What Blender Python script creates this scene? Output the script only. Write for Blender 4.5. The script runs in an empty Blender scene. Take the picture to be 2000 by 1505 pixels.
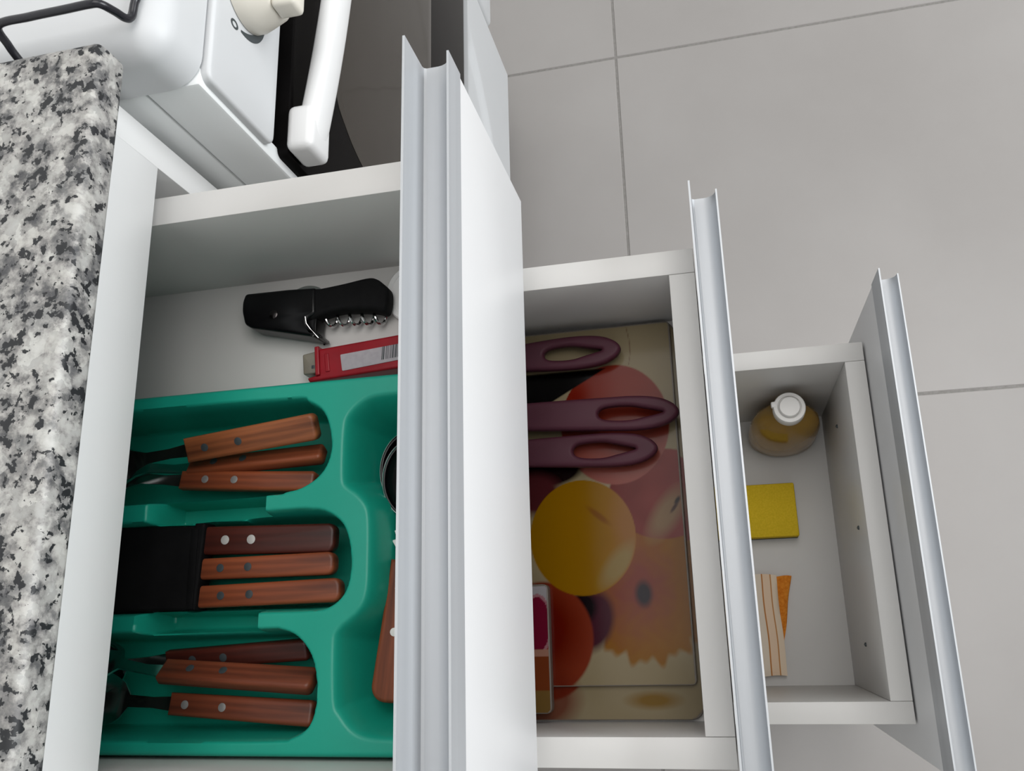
import bpy, bmesh, math, random
import numpy as np
from mathutils import Matrix, Vector
random.seed(7)
SC = bpy.context.scene
COL = SC.collection

# ------------------------------------------------------------------ camera, light, exposure
cam_d = bpy.data.cameras.new('camera'); cam = bpy.data.objects.new('camera', cam_d); COL.objects.link(cam)
cam_d.sensor_width = 36.0; cam_d.lens = 36.0 * 1690.33 / 2000.0; cam_d.clip_start = 0.02
cam.matrix_world = Matrix(((0.9713, 0.0873, 0.2214, 0.3023), (-0.0237, 0.9612, -0.2749, -0.2521),
                           (-0.2368, 0.2617, 0.9356, 1.1865), (0, 0, 0, 1)))
SC.camera = cam
SC.view_settings.view_transform = 'Standard'; SC.view_settings.look = 'None'
SC.view_settings.exposure = 0.0; SC.view_settings.gamma = 1.0; SC.view_settings.use_curve_mapping = False
world = bpy.data.worlds.new('world'); SC.world = world; world.use_nodes = True
world.node_tree.nodes['Background'].inputs[0].default_value = (0.86, 0.93, 1.0, 1)
world.node_tree.nodes['Background'].inputs[1].default_value = 0.6


def area(name, loc, target, sx, sy, power, color):
    l = bpy.data.lights.new(name, 'AREA'); l.shape = 'RECTANGLE'; l.size = sx; l.size_y = sy
    l.energy = power; l.color = color
    o = bpy.data.objects.new(name, l); COL.objects.link(o); o.location = loc
    o.rotation_euler = (Vector(target) - Vector(loc)).to_track_quat('-Z', 'Y').to_euler()
    return o


area('window_daylight', (2.36, 0.15, 1.6), (0.0, 0.0, 1.1), 1.7, 1.3, 60.0, (0.95, 0.98, 1.0))
area('ceiling_lamp_light', (0.65, 0.40, 2.53), (0.65, 0.40, 0.0), 1.5, 1.5, 21.0, (1.0, 0.97, 0.94))


# ------------------------------------------------------------------ materials
def mat(name, color, rough=0.5, metal=0.0, spec=0.5, trans=0.0, ior=1.45, coat=0.0):
    m = bpy.data.materials.new(name); m.use_nodes = True
    b = m.node_tree.nodes['Principled BSDF']
    b.inputs['Base Color'].default_value = (*color, 1); b.inputs['Roughness'].default_value = rough
    b.inputs['Metallic'].default_value = metal; b.inputs['Specular IOR Level'].default_value = spec
    b.inputs['Transmission Weight'].default_value = trans; b.inputs['IOR'].default_value = ior
    b.inputs['Coat Weight'].default_value = coat
    return m


def srgb(r, g, b):
    f = lambda c: (c / 255) / 12.92 if c <= 10 else (((c / 255) + 0.055) / 1.055) ** 2.4
    return (f(r), f(g), f(b))


def nodes_of(m):
    nt = m.node_tree
    return nt, nt.nodes, nt.links, nt.nodes['Principled BSDF']


def add_noise_color(m, c1, c2, scale, stretch=(1, 1, 1), detail=4, lo=0.35, hi=0.65, bump=0.0):
    nt, N, L, b = nodes_of(m)
    tc = N.new('ShaderNodeTexCoord'); mp = N.new('ShaderNodeMapping'); mp.inputs['Scale'].default_value = stretch
    nz = N.new('ShaderNodeTexNoise'); nz.inputs['Scale'].default_value = scale; nz.inputs['Detail'].default_value = detail
    rp = N.new('ShaderNodeValToRGB'); rp.color_ramp.elements[0].position = lo; rp.color_ramp.elements[1].position = hi
    rp.color_ramp.elements[0].color = (*c1, 1); rp.color_ramp.elements[1].color = (*c2, 1)
    L.new(tc.outputs['Object'], mp.inputs['Vector']); L.new(mp.outputs['Vector'], nz.inputs['Vector'])
    L.new(nz.outputs['Fac'], rp.inputs['Fac']); L.new(rp.outputs['Color'], b.inputs['Base Color'])
    if bump:
        bp_ = N.new('ShaderNodeBump'); bp_.inputs['Strength'].default_value = bump; bp_.inputs['Distance'].default_value = 0.001
        L.new(nz.outputs['Fac'], bp_.inputs['Height']); L.new(bp_.outputs['Normal'], b.inputs['Normal'])
    return m


M = {}
M['melamine'] = add_noise_color(mat('white_melamine', (0.62, 0.61, 0.595), 0.4), (0.61, 0.60, 0.585), (0.635, 0.625, 0.61), 9)
M['carcass'] = add_noise_color(mat('white_carcass', (0.71, 0.71, 0.705), 0.4), (0.70, 0.70, 0.695), (0.72, 0.72, 0.715), 9)
M['front_white'] = add_noise_color(mat('white_front', (0.60, 0.60, 0.605), 0.38), (0.59, 0.59, 0.595), (0.61, 0.61, 0.615), 7)
M['alu'] = add_noise_color(mat('brushed_aluminium', (0.47, 0.485, 0.505), 0.5, metal=0.5), (0.445, 0.46, 0.48), (0.495, 0.51, 0.53), 60, (1, 0.03, 1), bump=0.03)
M['wall'] = add_noise_color(mat('wall_paint', (0.78, 0.78, 0.77), 0.8), (0.77, 0.77, 0.76), (0.79, 0.79, 0.78), 20)
M['ceiling'] = add_noise_color(mat('ceiling_paint', (0.72, 0.72, 0.71), 0.85), (0.71, 0.71, 0.70), (0.73, 0.73, 0.72), 20)
M['grout'] = add_noise_color(mat('grout', (0.20, 0.19, 0.18), 0.9), (0.18, 0.17, 0.16), (0.22, 0.21, 0.20), 200)
M['tile'] = add_noise_color(mat('porcelain_tile', (0.30, 0.283, 0.273), 0.28, spec=0.5), (0.286, 0.27, 0.26), (0.314, 0.298, 0.288), 3.2, detail=6)
M['enamel'] = add_noise_color(mat('white_enamel', (0.53, 0.54, 0.55), 0.45), (0.52, 0.53, 0.54), (0.54, 0.55, 0.56), 5)
M['side_enamel'] = add_noise_color(mat('white_painted_steel', (0.74, 0.76, 0.76), 0.4), (0.73, 0.75, 0.75), (0.75, 0.77, 0.77), 5)
M['white_plastic'] = add_noise_color(mat('white_plastic', (0.66, 0.66, 0.66), 0.35), (0.65, 0.65, 0.65), (0.67, 0.67, 0.67), 8)
M['lid_white'] = add_noise_color(mat('lid_white_plastic', (0.85, 0.85, 0.85), 0.4), (0.84, 0.84, 0.84), (0.86, 0.86, 0.86), 8)
M['cream_plastic'] = add_noise_color(mat('cream_plastic', (0.64, 0.61, 0.54), 0.35), (0.63, 0.60, 0.53), (0.65, 0.62, 0.55), 8)
M['oven_glass'] = add_noise_color(mat('oven_window_glass', (0.036, 0.031, 0.026), 0.07, spec=0.32), (0.035, 0.030, 0.025), (0.037, 0.032, 0.027), 8)
M['oven_border'] = add_noise_color(mat('oven_black_glass', (0.006, 0.0055, 0.0055), 0.16, spec=0.03), (0.0055, 0.005, 0.005), (0.0065, 0.006, 0.006), 8)
M['black_gap'] = add_noise_color(mat('black_painted_steel', (0.008, 0.008, 0.009), 0.6), (0.007, 0.007, 0.008), (0.009, 0.009, 0.010), 30)
M['black_enamel'] = add_noise_color(mat('black_enamel', (0.012, 0.012, 0.016), 0.25), (0.010, 0.010, 0.014), (0.014, 0.014, 0.018), 40)
M['print_grey'] = add_noise_color(mat('printed_dark_grey', (0.04, 0.05, 0.055), 0.4), (0.038, 0.048, 0.052), (0.042, 0.052, 0.058), 60)
M['green'] = add_noise_color(mat('green_plastic', (0.009, 0.315, 0.225), 0.36), (0.008, 0.30, 0.214), (0.010, 0.33, 0.235), 14)
M['steel'] = add_noise_color(mat('stainless_steel', (0.55, 0.55, 0.55), 0.16, metal=1.0), (0.53, 0.53, 0.53), (0.57, 0.57, 0.57), 40)
M['pale_steel'] = add_noise_color(mat('pale_rivet_steel', (0.5, 0.49, 0.47), 0.45, metal=0.3), (0.48, 0.47, 0.45), (0.52, 0.51, 0.49), 300)
M['dark_steel'] = add_noise_color(mat('dark_steel', (0.06, 0.055, 0.055), 0.2, metal=1.0), (0.05, 0.046, 0.046), (0.07, 0.064, 0.064), 40)
M['dull_steel'] = add_noise_color(mat('dull_rivet_steel', (0.3, 0.3, 0.3), 0.45, metal=0.5), (0.27, 0.265, 0.26), (0.33, 0.325, 0.32), 300)
M['black_rubber'] = add_noise_color(mat('black_rubber', (0.006, 0.006, 0.0065), 0.75, spec=0.15), (0.005, 0.005, 0.0055), (0.007, 0.007, 0.0075), 200)
M['black_gloss'] = add_noise_color(mat('black_gloss', (0.004, 0.004, 0.0045), 0.2, spec=0.3), (0.003, 0.003, 0.0035), (0.005, 0.005, 0.0055), 60)
M['sleeve'] = add_noise_color(mat('black_sleeve_plastic', (0.005, 0.005, 0.0055), 0.7, spec=0.12), (0.004, 0.004, 0.0045), (0.006, 0.006, 0.0065), 60)
M['red'] = add_noise_color(mat('red_plastic', (0.28, 0.008, 0.016), 0.3, spec=0.4), (0.25, 0.007, 0.014), (0.31, 0.009, 0.018), 60)
M['grey_clear'] = add_noise_color(mat('smoky_clear_plastic', (0.20, 0.18, 0.145), 0.2), (0.18, 0.16, 0.13), (0.22, 0.20, 0.16), 80)
M['label'] = add_noise_color(mat('paper_label', (0.40, 0.37, 0.40), 0.7), (0.38, 0.35, 0.38), (0.42, 0.39, 0.42), 300)
M['maroon'] = add_noise_color(mat('maroon_nylon', (0.064, 0.017, 0.029), 0.5, spec=0.25), (0.061, 0.016, 0.027), (0.067, 0.018, 0.031), 40)
M['black_nylon'] = add_noise_color(mat('black_nylon', (0.008, 0.008, 0.008), 0.5), (0.007, 0.007, 0.007), (0.010, 0.010, 0.010), 90)
M['sponge_y'] = add_noise_color(mat('yellow_foam', (0.68, 0.45, 0.02), 0.95), (0.68, 0.47, 0.014), (0.76, 0.53, 0.025), 500, bump=0.3)
M['scour'] = add_noise_color(mat('dark_scouring_pad', (0.03, 0.04, 0.03), 0.95), (0.02, 0.03, 0.02), (0.05, 0.06, 0.04), 900, bump=0.8)
M['cap'] = add_noise_color(mat('bottle_cap_plastic', (0.78, 0.77, 0.75), 0.4), (0.77, 0.76, 0.74), (0.79, 0.78, 0.76), 30)
M['amber'] = mat('amber_liquid', (0.46, 0.27, 0.055), 0.12, trans=0.3, ior=1.36)


def wood(name, c1, c2):
    return add_noise_color(mat(name, c1, 0.42), c1, c2, 150, (0.05, 1.0, 1.0), detail=6, lo=0.36, hi=0.64, bump=0.15)


M['wood'] = wood('reddish_wood', srgb(76, 36, 22), srgb(142, 74, 44))
M['wood_dark'] = wood('dark_red_wood', srgb(40, 15, 11), srgb(74, 29, 20))
M['wood_shaded'] = wood('shaded_brown_wood', srgb(60, 28, 18), srgb(122, 62, 39))  # brown wood darkened for two spoons; tray shade is put into the colour
M['wood_y'] = wood('worn_brown_wood', srgb(70, 38, 24), srgb(150, 88, 52))

# granite: pale feldspar blobs, grey quartz, black mica flecks
g = mat('grey_granite', (0.5, 0.5, 0.48), 0.5); nt, N, L, b = nodes_of(g)
tc = N.new('ShaderNodeTexCoord')


def ramp(stops, interp='LINEAR'):
    r = N.new('ShaderNodeValToRGB'); r.color_ramp.interpolation = interp
    el = r.color_ramp.elements
    while len(el) < len(stops):
        el.new(0.5)
    for e, (p_, c_) in zip(el, stops):
        e.position = p_; e.color = (*c_, 1)
    return r


def noise(scale, detail, dist=0.0, rough=0.55):
    n = N.new('ShaderNodeTexNoise'); n.inputs['Scale'].default_value = scale; n.inputs['Detail'].default_value = detail
    n.inputs['Distortion'].default_value = dist; n.inputs['Roughness'].default_value = rough
    L.new(tc.outputs['Object'], n.inputs['Vector']); return n


def mixc(fac, a, c):
    mx = N.new('ShaderNodeMix'); mx.data_type = 'RGBA'; L.new(fac, mx.inputs['Factor'])
    for s, v in ((mx.inputs[6], a), (mx.inputs[7], c)):
        if isinstance(v, tuple): s.default_value = (*v, 1)
        else: L.new(v, s)
    return mx.outputs[2]


def rmp(src, stops, interp='LINEAR'):
    r = ramp(stops, interp); L.new(src, r.inputs['Fac']); return r.outputs['Color']


def crystal(scale, warp, stops):
    """irregular crystals: voronoi cells on warped coordinates, one tone per cell"""
    wn = noise(scale * 1.4, 3); wm = N.new('ShaderNodeVectorMath'); wm.operation = 'MULTIPLY_ADD'
    L.new(wn.outputs['Color'], wm.inputs[0]); wm.inputs[1].default_value = (warp,) * 3; L.new(tc.outputs['Object'], wm.inputs[2])
    v = N.new('ShaderNodeTexVoronoi'); v.inputs['Scale'].default_value = scale; L.new(wm.outputs[0], v.inputs['Vector'])
    sp_ = N.new('ShaderNodeSeparateColor'); L.new(v.outputs['Color'], sp_.inputs[0])
    return rmp(sp_.outputs[0], stops, 'CONSTANT')


big = crystal(105, 0.010, [(0.0, (0.085, 0.084, 0.086)), (0.18, (0.16, 0.157, 0.155)), (0.38, (0.27, 0.262, 0.25)), (0.58, (0.39, 0.38, 0.355)), (0.78, (0.45, 0.45, 0.43))])
small = crystal(260, 0.005, [(0.0, (0.03, 0.031, 0.034)), (0.25, (0.10, 0.10, 0.10)), (0.5, (0.22, 0.215, 0.21)), (0.75, (0.42, 0.41, 0.39))])
n1 = noise(34, 4, 0.0, 0.6)
c0 = mixc(rmp(n1.outputs['Fac'], [(0.44, (0.1, 0.1, 0.1)), (0.56, (0.85, 0.85, 0.85))]), big, small)
n6 = noise(88, 7, 0.0, 0.64)
cloud = rmp(n6.outputs['Fac'], [(0.415, (0.05, 0.051, 0.056)), (0.48, (0.14, 0.137, 0.134)), (0.53, (0.31, 0.30, 0.285)), (0.59, (0.43, 0.425, 0.40)), (0.70, (0.48, 0.48, 0.46))])
c0b = N.new('ShaderNodeMix'); c0b.data_type = 'RGBA'; c0b.inputs['Factor'].default_value = 0.6
L.new(c0, c0b.inputs[6]); L.new(cloud, c0b.inputs[7])
n2 = noise(240, 3, 0.2)
add = N.new('ShaderNodeMath'); add.operation = 'MULTIPLY_ADD'; add.inputs[1].default_value = -0.9
L.new(n6.outputs['Fac'], add.inputs[0]); L.new(n2.outputs['Fac'], add.inputs[2])
c1 = mixc(rmp(add.outputs[0], [(0.122, (0, 0, 0)), (0.152, (1, 1, 1))]), c0b.outputs[2], (0.012, 0.013, 0.015))
L.new(c1, b.inputs['Base Color'])
M['granite'] = g

# striped cloth
cl = mat('striped_cloth', (0.7, 0.66, 0.6), 0.95); nt, N, L, b = nodes_of(cl)
tc = N.new('ShaderNodeTexCoord'); sx = N.new('ShaderNodeSeparateXYZ'); L.new(tc.outputs['UV'], sx.inputs[0])
st = ramp([(0.0, srgb(232, 218, 200)), (0.28, srgb(190, 128, 70)), (0.315, srgb(236, 208, 180)), (0.50, srgb(196, 140, 84)), (0.53, srgb(234, 214, 190)), (0.70, srgb(224, 136, 40))], 'CONSTANT')
L.new(sx.outputs['X'], st.inputs['Fac']); L.new(st.outputs['Color'], b.inputs['Base Color'])
M['cloth'] = cl
oc = mat('orange_cloth', srgb(214, 118, 20), 0.95); add_noise_color(oc, srgb(214, 120, 26), srgb(232, 146, 48), 300, bump=0.3); M['orange_cloth'] = oc
# printed glass (colour attribute carries the flat print)
pm = mat('printed_glass', (0.8, 0.7, 0.6), 0.16, spec=0.15); nt, N, L, b = nodes_of(pm)
at = N.new('ShaderNodeVertexColor'); at.layer_name = 'print'; L.new(at.outputs['Color'], b.inputs['Base Color'])
M['print'] = pm
M['glass_edge'] = add_noise_color(mat('frosted_glass_edge', (0.15, 0.13, 0.11), 0.3), (0.14, 0.12, 0.10), (0.16, 0.14, 0.12), 50)

# ------------------------------------------------------------------ builders
WLOC = {}


def link(name, me, m, parent=None, smooth=True, angle=40):
    o = bpy.data.objects.new(name, me); COL.objects.link(o)
    if m is not None and len(me.materials) == 0: me.materials.append(m)
    if smooth and len(me.polygons):
        me.shade_smooth(); me.set_sharp_from_angle(angle=math.radians(angle))
    if parent is not None: o.parent = parent
    return o


def off(parent):
    v = Vector((0, 0, 0)); p_ = parent
    while p_ is not None:
        v += p_.location; p_ = p_.parent
    return v


def fin(bm, name, m, parent=None, world=True, **k):
    """link a bmesh as one object; world=True: its coordinates are world ones and get moved into the parent's frame"""
    if world and parent is not None:
        bmesh.ops.translate(bm, vec=-off(parent), verts=bm.verts)
    bmesh.ops.recalc_face_normals(bm, faces=bm.faces)
    me = bpy.data.meshes.new(name); bm.to_mesh(me); bm.free()
    return link(name, me, m, parent, **k)


def thing(name, label, cat, loc=(0, 0, 0), rot=None, group=None):
    o = bpy.data.objects.new(name, None); COL.objects.link(o); o.location = loc; o.empty_display_size = 0.02
    if rot is not None: o.rotation_euler = rot
    return tag(o, label, cat, group)


def tag(o, label, cat, group=None):
    o['label'] = label; o['category'] = cat
    if group: o['group'] = group
    return o


def bbox(bm, x0, x1, y0, y1, z0, z1, bev=0.0, seg=2, only=None):
    r = bmesh.ops.create_cube(bm, size=1.0); vs = r['verts']
    for v in vs:
        v.co = Vector(((x0 + x1) / 2 + v.co.x * (x1 - x0), (y0 + y1) / 2 + v.co.y * (y1 - y0), (z0 + z1) / 2 + v.co.z * (z1 - z0)))
    if bev:
        es = list({e for v in vs for e in v.link_edges})
        if only: es = [e for e in es if only(e)]
        bmesh.ops.bevel(bm, geom=es, offset=bev, segments=seg, profile=0.5, affect='EDGES')
    return bm


def box(name, m, parent, dims, bev=0.0006, seg=2, only=None, world=True):
    return fin(bbox(bmesh.new(), *dims, bev, seg, only), name, m, parent, world)


def plate_mesh(outline, z0, z1, bev=0.001, holes=(), res=3):
    """flat plate with rounded rims: a filled, extruded 2D curve turned into a mesh"""
    cu = bpy.data.curves.new('plate', 'CURVE'); cu.dimensions = '2D'; cu.fill_mode = 'BOTH'
    h = (z1 - z0) / 2; cu.bevel_depth = bev; cu.bevel_resolution = res; cu.extrude = max(h - bev, 1e-5); cu.offset = -bev
    for ring in (outline, *holes):
        s = cu.splines.new('POLY'); s.points.add(len(ring) - 1)
        for p_, q in zip(s.points, ring): p_.co = (q[0], q[1], 0, 1)
        s.use_cyclic_u = True
    o = bpy.data.objects.new('plate_tmp', cu); COL.objects.link(o)
    dg = bpy.context.evaluated_depsgraph_get(); me = bpy.data.meshes.new_from_object(o.evaluated_get(dg))
    bpy.data.objects.remove(o); bpy.data.curves.remove(cu)
    bm = bmesh.new(); bm.from_mesh(me); bpy.data.meshes.remove(me)
    bmesh.ops.remove_doubles(bm, verts=bm.verts, dist=1e-6)
    bmesh.ops.translate(bm, vec=(0, 0, (z0 + z1) / 2), verts=bm.verts)
    return bm


def round_poly(pts, r, n=5):
    out = []; k = len(pts)
    for i in range(k):
        a, p_, c = Vector(pts[i - 1]), Vector(pts[i]), Vector(pts[(i + 1) % k])
        d1, d2 = (a - p_), (c - p_); rr = min(r, d1.length * 0.48, d2.length * 0.48)
        s, e = p_ + d1.normalized() * rr, p_ + d2.normalized() * rr
        for j in range(n + 1):
            t = j / n; out.append(tuple((1 - t) ** 2 * s + 2 * t * (1 - t) * p_ + t * t * e))
    return out


def smooth_closed(pts, n=5):
    out = []; k = len(pts); P = [Vector(p_) for p_ in pts]
    for i in range(k):
        p0, p1, p2, p3 = P[i - 1], P[i], P[(i + 1) % k], P[(i + 2) % k]
        for j in range(n):
            t = j / n
            out.append(tuple(0.5 * ((2 * p1) + (p2 - p0) * t + (2 * p0 - 5 * p1 + 4 * p2 - p3) * t * t + (3 * p1 - p0 - 3 * p2 + p3) * t ** 3)))
    return out


def smooth_open(pts, n=8):
    P = [Vector(p_) for p_ in pts]; P = [2 * P[0] - P[1]] + P + [2 * P[-1] - P[-2]]; out = []
    for i in range(1, len(P) - 2):
        p0, p1, p2, p3 = P[i - 1], P[i], P[i + 1], P[i + 2]
        for j in range(n):
            t = j / n
            out.append(0.5 * ((2 * p1) + (p2 - p0) * t + (2 * p0 - 5 * p1 + 4 * p2 - p3) * t * t + (3 * p1 - p0 - 3 * p2 + p3) * t ** 3))
    out.append(P[-2]); return out


def add_tube(bm, path, r, n=10, taper=None):
    path = [Vector(p_) for p_ in path]; rings = []; up = None
    for i, p_ in enumerate(path):
        d = (path[min(i + 1, len(path) - 1)] - path[max(i - 1, 0)]).normalized()
        if up is None: up = d.orthogonal().normalized()
        up = (up - d * up.dot(d)).normalized(); w = d.cross(up)
        rr = r if taper is None else r * taper(i / (len(path) - 1))
        rings.append([bm.verts.new(p_ + (up * math.cos(2 * math.pi * k / n) + w * math.sin(2 * math.pi * k / n)) * rr) for k in range(n)])
    for a, c in zip(rings, rings[1:]):
        for k in range(n): bm.faces.new((a[k], a[(k + 1) % n], c[(k + 1) % n], c[k]))
    bm.faces.new(rings[0][::-1]); bm.faces.new(rings[-1])
    return bm


def add_lathe(bm, prof, c=(0, 0, 0), n=28, sx=1.0, sy=1.0, axis='z'):
    """prof: list of (radius, height)"""
    rings = []
    for r, h in prof:
        ring = []
        for k in range(n):
            a = 2 * math.pi * k / n
            p_ = (r * sx * math.cos(a), r * sy * math.sin(a), h)
            if axis == 'x': p_ = (h, r * math.cos(a), r * math.sin(a))
            ring.append(bm.verts.new(Vector(c) + Vector(p_)))
        rings.append(ring)
    for a, d in zip(rings, rings[1:]):
        for k in range(n): bm.faces.new((a[k], a[(k + 1) % n], d[(k + 1) % n], d[k]))
    bm.faces.new(rings[0][::-1]); bm.faces.new(rings[-1])
    return bm


def add_prism(bm, sec, y0, y1):
    """an x-z section run along y"""
    a = [bm.verts.new((x, y0, z)) for x, z in sec]; c = [bm.verts.new((x, y1, z)) for x, z in sec]; k = len(sec)
    for i in range(k): bm.faces.new((a[i], a[(i + 1) % k], c[(i + 1) % k], c[i]))
    bm.faces.new(a[::-1]); bm.faces.new(c)
    return bm


def add_strip(bm, rows, cols=9, thick=0.0016):
    """rows: (x, half width, centre height, cup depth); a thin solid sheet"""
    top, bot = [], []
    for x, w, z, cup in rows:
        t = [-1 + 2 * i / (cols - 1) for i in range(cols)]
        top.append([bm.verts.new((x, w * q, z - cup * (1 - q * q) + thick / 2)) for q in t])
        bot.append([bm.verts.new((x, w * q, z - cup * (1 - q * q) - thick / 2)) for q in t])
    for i in range(len(rows) - 1):
        for j in range(cols - 1):
            bm.faces.new((top[i][j], top[i + 1][j], top[i + 1][j + 1], top[i][j + 1]))
            bm.faces.new((bot[i][j], bot[i][j + 1], bot[i + 1][j + 1], bot[i + 1][j]))
        bm.faces.new((top[i][0], bot[i][0], bot[i + 1][0], top[i + 1][0]))
        bm.faces.new((top[i][-1], top[i + 1][-1], bot[i + 1][-1], bot[i][-1]))
    for q, rev in ((0, 1), (-1, 0)):
        for j in range(cols - 1):
            f = (top[q][j], top[q][j + 1], bot[q][j + 1], bot[q][j]); bm.faces.new(f if rev else f[::-1])
    return bm


# ------------------------------------------------------------------ the room
def struct(o):
    o['kind'] = 'structure'; return o


RX0, RX1, RY0, RY1, RZ = -0.62, 2.40, -2.30, 2.10, 2.60
fl = struct(box('floor', M['grout'], None, (RX0, RX1, RY0, RY1, -0.05, -0.0007), 0))
PX, PY = 0.600, 0.5847
proto = None
i0, i1 = math.floor((RX0 - 0.2034) / PX), math.ceil((RX1 - 0.2034) / PX)
j0, j1 = math.floor((RY0 - 0.0355) / PY), math.ceil((RY1 - 0.0355) / PY)
tile_meshes = {}
for i in range(i0, i1):
    for j in range(j0, j1):
        x0, x1 = max(0.2034 + i * PX + 0.0018, RX0), min(0.2034 + (i + 1) * PX - 0.0018, RX1)
        y0, y1 = max(0.0355 + j * PY + 0.0018, RY0), min(0.0355 + (j + 1) * PY - 0.0018, RY1)
        key = (round(x1 - x0, 4), round(y1 - y0, 4))
        if key not in tile_meshes:
            bm = bbox(bmesh.new(), 0, x1 - x0, 0, y1 - y0, -0.006, 0.0, 0.0008, 1)
            me = bpy.data.meshes.new('tile'); bmesh.ops.recalc_face_normals(bm, faces=bm.faces); bm.to_mesh(me); bm.free()
            me.materials.append(M['tile']); tile_meshes[key] = me
        o = bpy.data.objects.new('tile', tile_meshes[key]); COL.objects.link(o); o.parent = fl; o.location = (x0, y0, 0)
struct(box('wall_back', M['wall'], None, (RX0 - 0.1, RX0, RY0, RY1, 0, RZ), 0))
struct(box('wall_left', M['wall'], None, (RX0 - 0.1, RX1 + 0.1, RY1, RY1 + 0.1, 0, RZ), 0))
struct(box('wall_right', M['wall'], None, (RX0 - 0.1, RX1 + 0.1, RY0 - 0.1, RY0, 0, RZ), 0))
struct(box('ceiling', M['ceiling'], None, (RX0 - 0.1, RX1 + 0.1, RY0 - 0.1, RY1 + 0.1, RZ, RZ + 0.1), 0))
bm = bmesh.new()
WY0, WY1, WZ0, WZ1 = -0.75, 1.05, 0.9, 2.3
bbox(bm, RX1, RX1 + 0.1, RY0, WY0, 0, RZ); bbox(bm, RX1, RX1 + 0.1, WY1, RY1, 0, RZ)
bbox(bm, RX1, RX1 + 0.1, WY0, WY1, 0, WZ0); bbox(bm, RX1, RX1 + 0.1, WY0, WY1, WZ1, RZ)
struct(fin(bm, 'wall_front', M['wall']))
bm = bmesh.new(); fr = 0.05
for d in ((WY0, WY0 + fr, WZ0, WZ1), (WY1 - fr, WY1, WZ0, WZ1), (WY0, WY1, WZ0, WZ0 + fr), (WY0, WY1, WZ1 - fr, WZ1), ((WY0 + WY1) / 2 - 0.025, (WY0 + WY1) / 2 + 0.025, WZ0, WZ1)):
    bbox(bm, RX1 + 0.03, RX1 + 0.07, d[0], d[1], d[2], d[3])
struct(fin(bm, 'window_1', M['white_plastic']))
lamp = thing('ceiling_lamp', 'square white ceiling lamp mounted flat above the kitchen floor', 'lamp', (0.65, 0.40, 2.6))
box('lamp_housing', M['white_plastic'], lamp, (-0.13, 1.43, -0.38, 1.18, 2.545, 2.6), 0.004)

# ------------------------------------------------------------------ base cabinet with three open drawers
W, T, TB, OV = 0.332, 0.0178, 0.0174, 0.0265
PW, HL, HR, BF = 0.0182, 0.0272, 0.0110, 0.0009
SP0, SP1 = 0.0143, 0.0326                       # side panel, near the stove
cab = thing('base_cabinet', 'white kitchen base cabinet with three drawers pulled out in steps', 'cabinet', (-0.25, -W / 2, 0.0))
mel = M['melamine']; car = M['carcass']
box('side_panel', car, cab, (-0.55, 0.0, SP0, SP1, 0.0, 0.86))
box('side_panel', car, cab, (-0.55, 0.0, -W - SP1, -W - SP0, 0.0, 0.86))
box('top_rail', car, cab, (-0.018, 0.0, -W - SP0, SP0, 0.795, 0.86), 0.0002)
box('back_panel', mel, cab, (-0.55, -0.544, -W - SP0, SP0, 0.1, 0.86), 0)
box('bottom_panel', mel, cab, (-0.544, -0.001, -W - SP0, SP0, 0.085, 0.103), 0)
box('plinth', mel, cab, (-0.06, -0.045, -W - SP0, SP0, 0.0, 0.085), 0)
box('rear_rail', mel, cab, (-0.544, -0.46, -W - SP0, SP0, 0.842, 0.86), 0)
PROF = [(0, -0.0090), (0, HL), (0.0012, HL), (0.0013, 0.0022), (0.0018, 0.0007), (0.0030, 0.0), (0.0092, 0.0)]
for k in range(1, 7):                            # the web sweeps up into the front flange
    a = math.pi / 2 * k / 6
    PROF.append((0.0092 + 0.0078 * math.sin(a), 0.0078 * (1 - math.cos(a))))
PROF += [(0.0171, HR), (PW, HR), (PW, -0.0090), (PW - 0.0006, -0.0090), (PW - 0.0006, -0.0015), (0.0006, -0.0015), (0.0006, -0.0090)]


def drawer(x, ztop, depth, zweb, zbot, zlow, screws=()):
    zf = ztop - depth; xb = x - 0.45
    d = box('drawer', mel, cab, (xb + 0.001, x - TB + 0.001, -W + T - 0.004, -T + 0.004, zf - 0.006, zf), 0.0)
    for y0, y1 in ((-T, 0.0), (-W, -W + T)):
        box('side_board', mel, d, (xb, x, y0, y1, zlow, ztop), 0.0005)
    box('inner_front_board', mel, d, (x - TB, x, -W + T + 0.0002, -T - 0.0002, zlow, ztop - 0.0001), 0.0004)
    box('back_board', mel, d, (xb, xb + TB, -W + T + 0.0002, -T - 0.0002, zf, ztop - 0.0001), 0.0004)
    x0 = x + BF
    box('drawer_front', M['front_white'], d, (x0 + 0.0008, x0 + PW - 0.0008, -W - OV, OV, zbot, zweb - 0.0016), 0.0004)
    bm = add_prism(bmesh.new(), [(x0 + sx_, zweb + sz_) for sx_, sz_ in PROF], -W - OV - 0.0002, OV + 0.0002)
    h = fin(bm, 'handle_profile', M['alu'], d, angle=25); h['label'] = 'brushed aluminium channel handle'
    for y, z in screws:
        s = add_lathe(bmesh.new(), [(0.0002, -0.0018), (0.0016, -0.0014), (0.0021, -0.0002), (0.0021, 0.0008)], (x - TB, y, z), 10, axis='x')
        bbox(s, x - TB - 0.0019, x - TB - 0.0012, y - 0.0004, y + 0.0004, z - 0.0018, z + 0.0018)
        fin(s, 'screw', M['print_grey'], d)
    return d


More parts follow.
